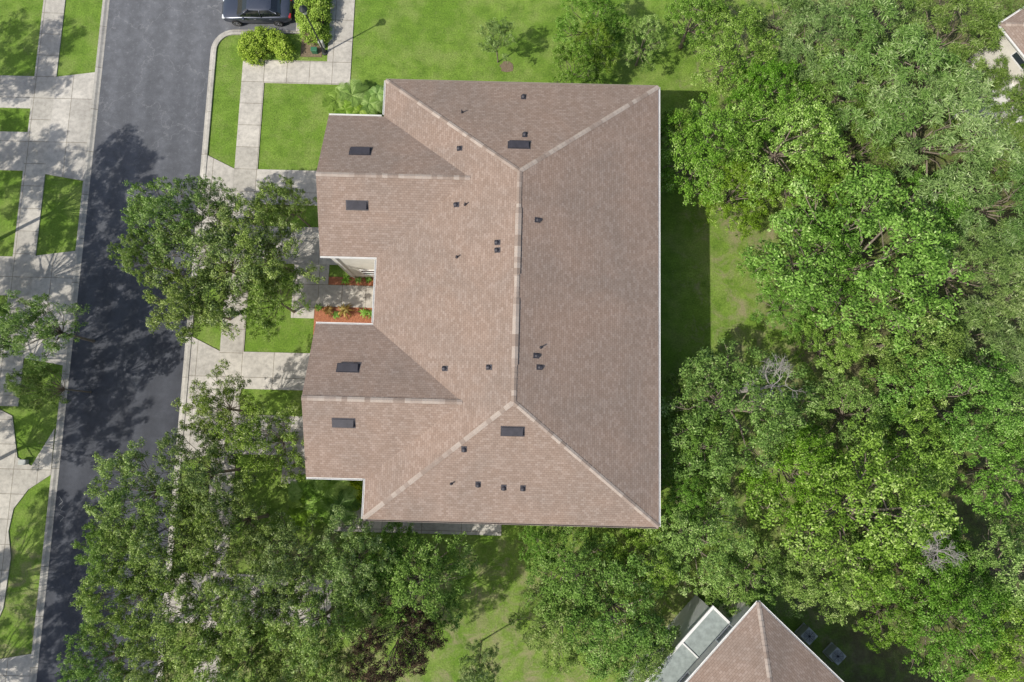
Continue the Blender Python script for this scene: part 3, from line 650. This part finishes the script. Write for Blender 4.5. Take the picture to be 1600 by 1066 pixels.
# ------------------------------------------------------------------ car
def car(loc,rz,label):
    e=empty("parked_car",loc,label,"car",rz=rz)
    paint=NT("car_paint",.28,.6); paint.col((.07,.08,.105)); paint.b.inputs["Metallic"].default_value=.5; paint.b.inputs["Coat Weight"].default_value=.6
    glass=NT("car_glass",.06,.9); glass.col((.012,.015,.018))
    st=[(-2.42,.58,.36,.52,.56),(-2.33,.78,.27,.66,.70),(-2.0,.88,.2,.75,.82),(-1.3,.915,.2,.84,.93),(-.6,.92,.2,.90,.95),(.4,.92,.2,.92,.95),(1.3,.92,.2,.94,.97),(1.85,.90,.22,.95,1.02),(2.28,.82,.3,.90,.98),(2.42,.66,.4,.72,.78)]
    v=[];f=[]
    for x,w,zl,zb,zc in st:
        sec=[(-w*.86,zl),(-w,zl+.12),(-w*1.0,(zl+zb)/2),(-w*.985,zb-.12),(-w*.93,zb-.02),(-w*.8,zb+.015),(-w*.4,zc),(0,zc+.012)]
        sec=sec+[(-a,b) for a,b in sec[-2::-1]]
        v+=[(x,a,b) for a,b in sec]
    k=len(sec)
    for i in range(len(st)-1):
        for j in range(k): f.append((i*k+j,(i+1)*k+j,(i+1)*k+(j+1)%k,i*k+(j+1)%k))
    f.append(tuple(range(k))); f.append(tuple((len(st)-1)*k+j for j in range(k))[::-1])
    body=mesh("body",v,f,paint.m,e,True); bm=bmesh.new(); bm.from_mesh(body.data); bmesh.ops.recalc_face_normals(bm,faces=bm.faces); bm.to_mesh(body.data); bm.free()
    s=body.modifiers.new("s","SUBSURF"); s.levels=2; s.render_levels=2
    def ring(x0,x1,w,z,n=2): return [(x0,-w*.82,z),(x0+.18,-w,z),((x0+x1)/2,-w*1.03,z),(x1-.18,-w,z),(x1,-w*.8,z),(x1,w*.8,z),(x1-.18,w,z),((x0+x1)/2,w*1.03,z),(x0+.18,w,z),(x0,w*.82,z)]
    r=[ring(-1.25,1.85,.80,.90),ring(-.80,1.58,.745,1.18),ring(-.38,1.18,.62,1.40)]
    v=[q for a in r for q in a]; f=[(i*10+j,i*10+(j+1)%10,(i+1)*10+(j+1)%10,(i+1)*10+j) for i in range(2) for j in range(10)]+[tuple(20+j for j in range(10))]
    mesh("window",v,f,glass.m,e,False)
    rf=ring(-.42,1.22,.635,1.395)+ring(-.28,1.05,.5,1.455)
    v=rf; f=[(j,(j+1)%10,10+(j+1)%10,10+j) for j in range(10)]+[tuple(10+j for j in range(10))]
    mesh("car_roof",v,f,paint.m,e,True)
    mb=MB()
    for sg in (-1,1):
        for a,b2,c2 in (((-1.12,.79,.93),(-.72,.725,1.19),(-.30,.62,1.42)),((.42,.84,.93),(.42,.775,1.19),(.40,.64,1.42)),((1.72,.77,.93),(1.46,.73,1.19),(1.08,.61,1.42))):
            mb.tube([(p[0],sg*p[1],p[2]) for p in (a,b2,c2)],[.04,.035,.03],6)
    mb.obj("pillar",paint.m,e,True)
    rub=plain("tyre_rubber",(.018,.018,.018),.8); rimm=plain("wheel_rim",(.5,.5,.52),.3,metal=.8)
    for x in (-1.42,1.42):
        for sg in (-1,1):
            mb=MB(); y=sg*.86
            mb.tube([(x,y-.11,.33),(x,y-.09,.33),(x,y+.09,.33),(x,y+.11,.33)],[.29,.33,.33,.29],20); w=mb.obj("wheel",rub,e,False)
            mb=MB(); yo=y+sg*.112; mb.tube([(x,yo,.33),(x,yo+sg*.012,.33)],[.06,.05],10)
            for i in range(5):
                t=i*1.2566; mb.tube([(x,yo,.33),(x+.2*math.cos(t),yo,.33+.2*math.sin(t))],[.03,.022],4)
            mb.tube([(x+.21*math.cos(i*.314),yo,.33+.21*math.sin(i*.314)) for i in range(21)],[.018]*21,4); mb.obj("rim",rimm,w)
    lit=plain("lamp_lens",(.75,.78,.8),.1,.8); red=plain("tail_lens",(.35,.02,.02),.15,.8)
    for sg in (-1,1):
        mb=MB(); mb.box((-2.34,sg*.62-.15,.58),(-2.12,sg*.62+.15,.69)); bevel(mb.obj("headlight",lit,e),.03)
        mb=MB(); mb.box((2.24,sg*.62-.17,.72),(2.41,sg*.62+.15,.86)); bevel(mb.obj("taillight",red,e),.03)
        mb=MB(); mb.box((-.82,sg*1.0-.09,.92),(-.66,sg*1.0+.09,1.05)); bevel(mb.obj("side_mirror",paint.m,e),.03)
        for x in (-.1,.95):
            mb=MB(); mb.box((x,sg*.925-.012,.80),(x+.16,sg*.925+.012,.825)); mb.obj("handle",rimm,e)
    mb=MB(); mb.box((-2.43,-.45,.38),(-2.36,.45,.54)); bevel(mb.obj("grille",DARKP,e),.02)
p=P(407,22); car((p.x,p.y,.012),math.radians(1),"dark blue-grey sedan parked in the asphalt bay")
# ------------------------------------------------------------------ light, sky, camera
w=bpy.data.worlds.new("World"); scene.world=w; w.use_nodes=True; nt=w.node_tree
sky=nt.nodes.new("ShaderNodeTexSky"); sky.sky_type='NISHITA'; sky.sun_disc=False
el=math.radians(48); az=math.radians(32)
d=Vector((math.cos(az)*math.cos(el),math.sin(az)*math.cos(el),-math.sin(el)))
sky.sun_elevation=el; sky.sun_rotation=math.atan2(-d.x,-d.y); sky.dust_density=2.5; sky.air_density=1.1
nt.links.new(sky.outputs[0],nt.nodes["Background"].inputs[0]); nt.nodes["Background"].inputs[1].default_value=.14
sl=bpy.data.lights.new("sun","SUN"); sl.energy=4.3; sl.angle=math.radians(.53); sl.color=(1,.96,.89)
so=bpy.data.objects.new("sun",sl); COL.objects.link(so); so.rotation_euler=d.to_track_quat('-Z','Y').to_euler(); so.location=(-30,-20,60)
cd=bpy.data.cameras.new("camera"); cam=bpy.data.objects.new("camera",cd); COL.objects.link(cam)
cd.sensor_width=36; cd.lens=24; cd.clip_end=2000
cam.location=(0,0,H); cam.rotation_euler=(TILT,0,ROLL); scene.camera=cam
scene.view_settings.view_transform='Standard'; scene.view_settings.look='None'; scene.view_settings.exposure=0
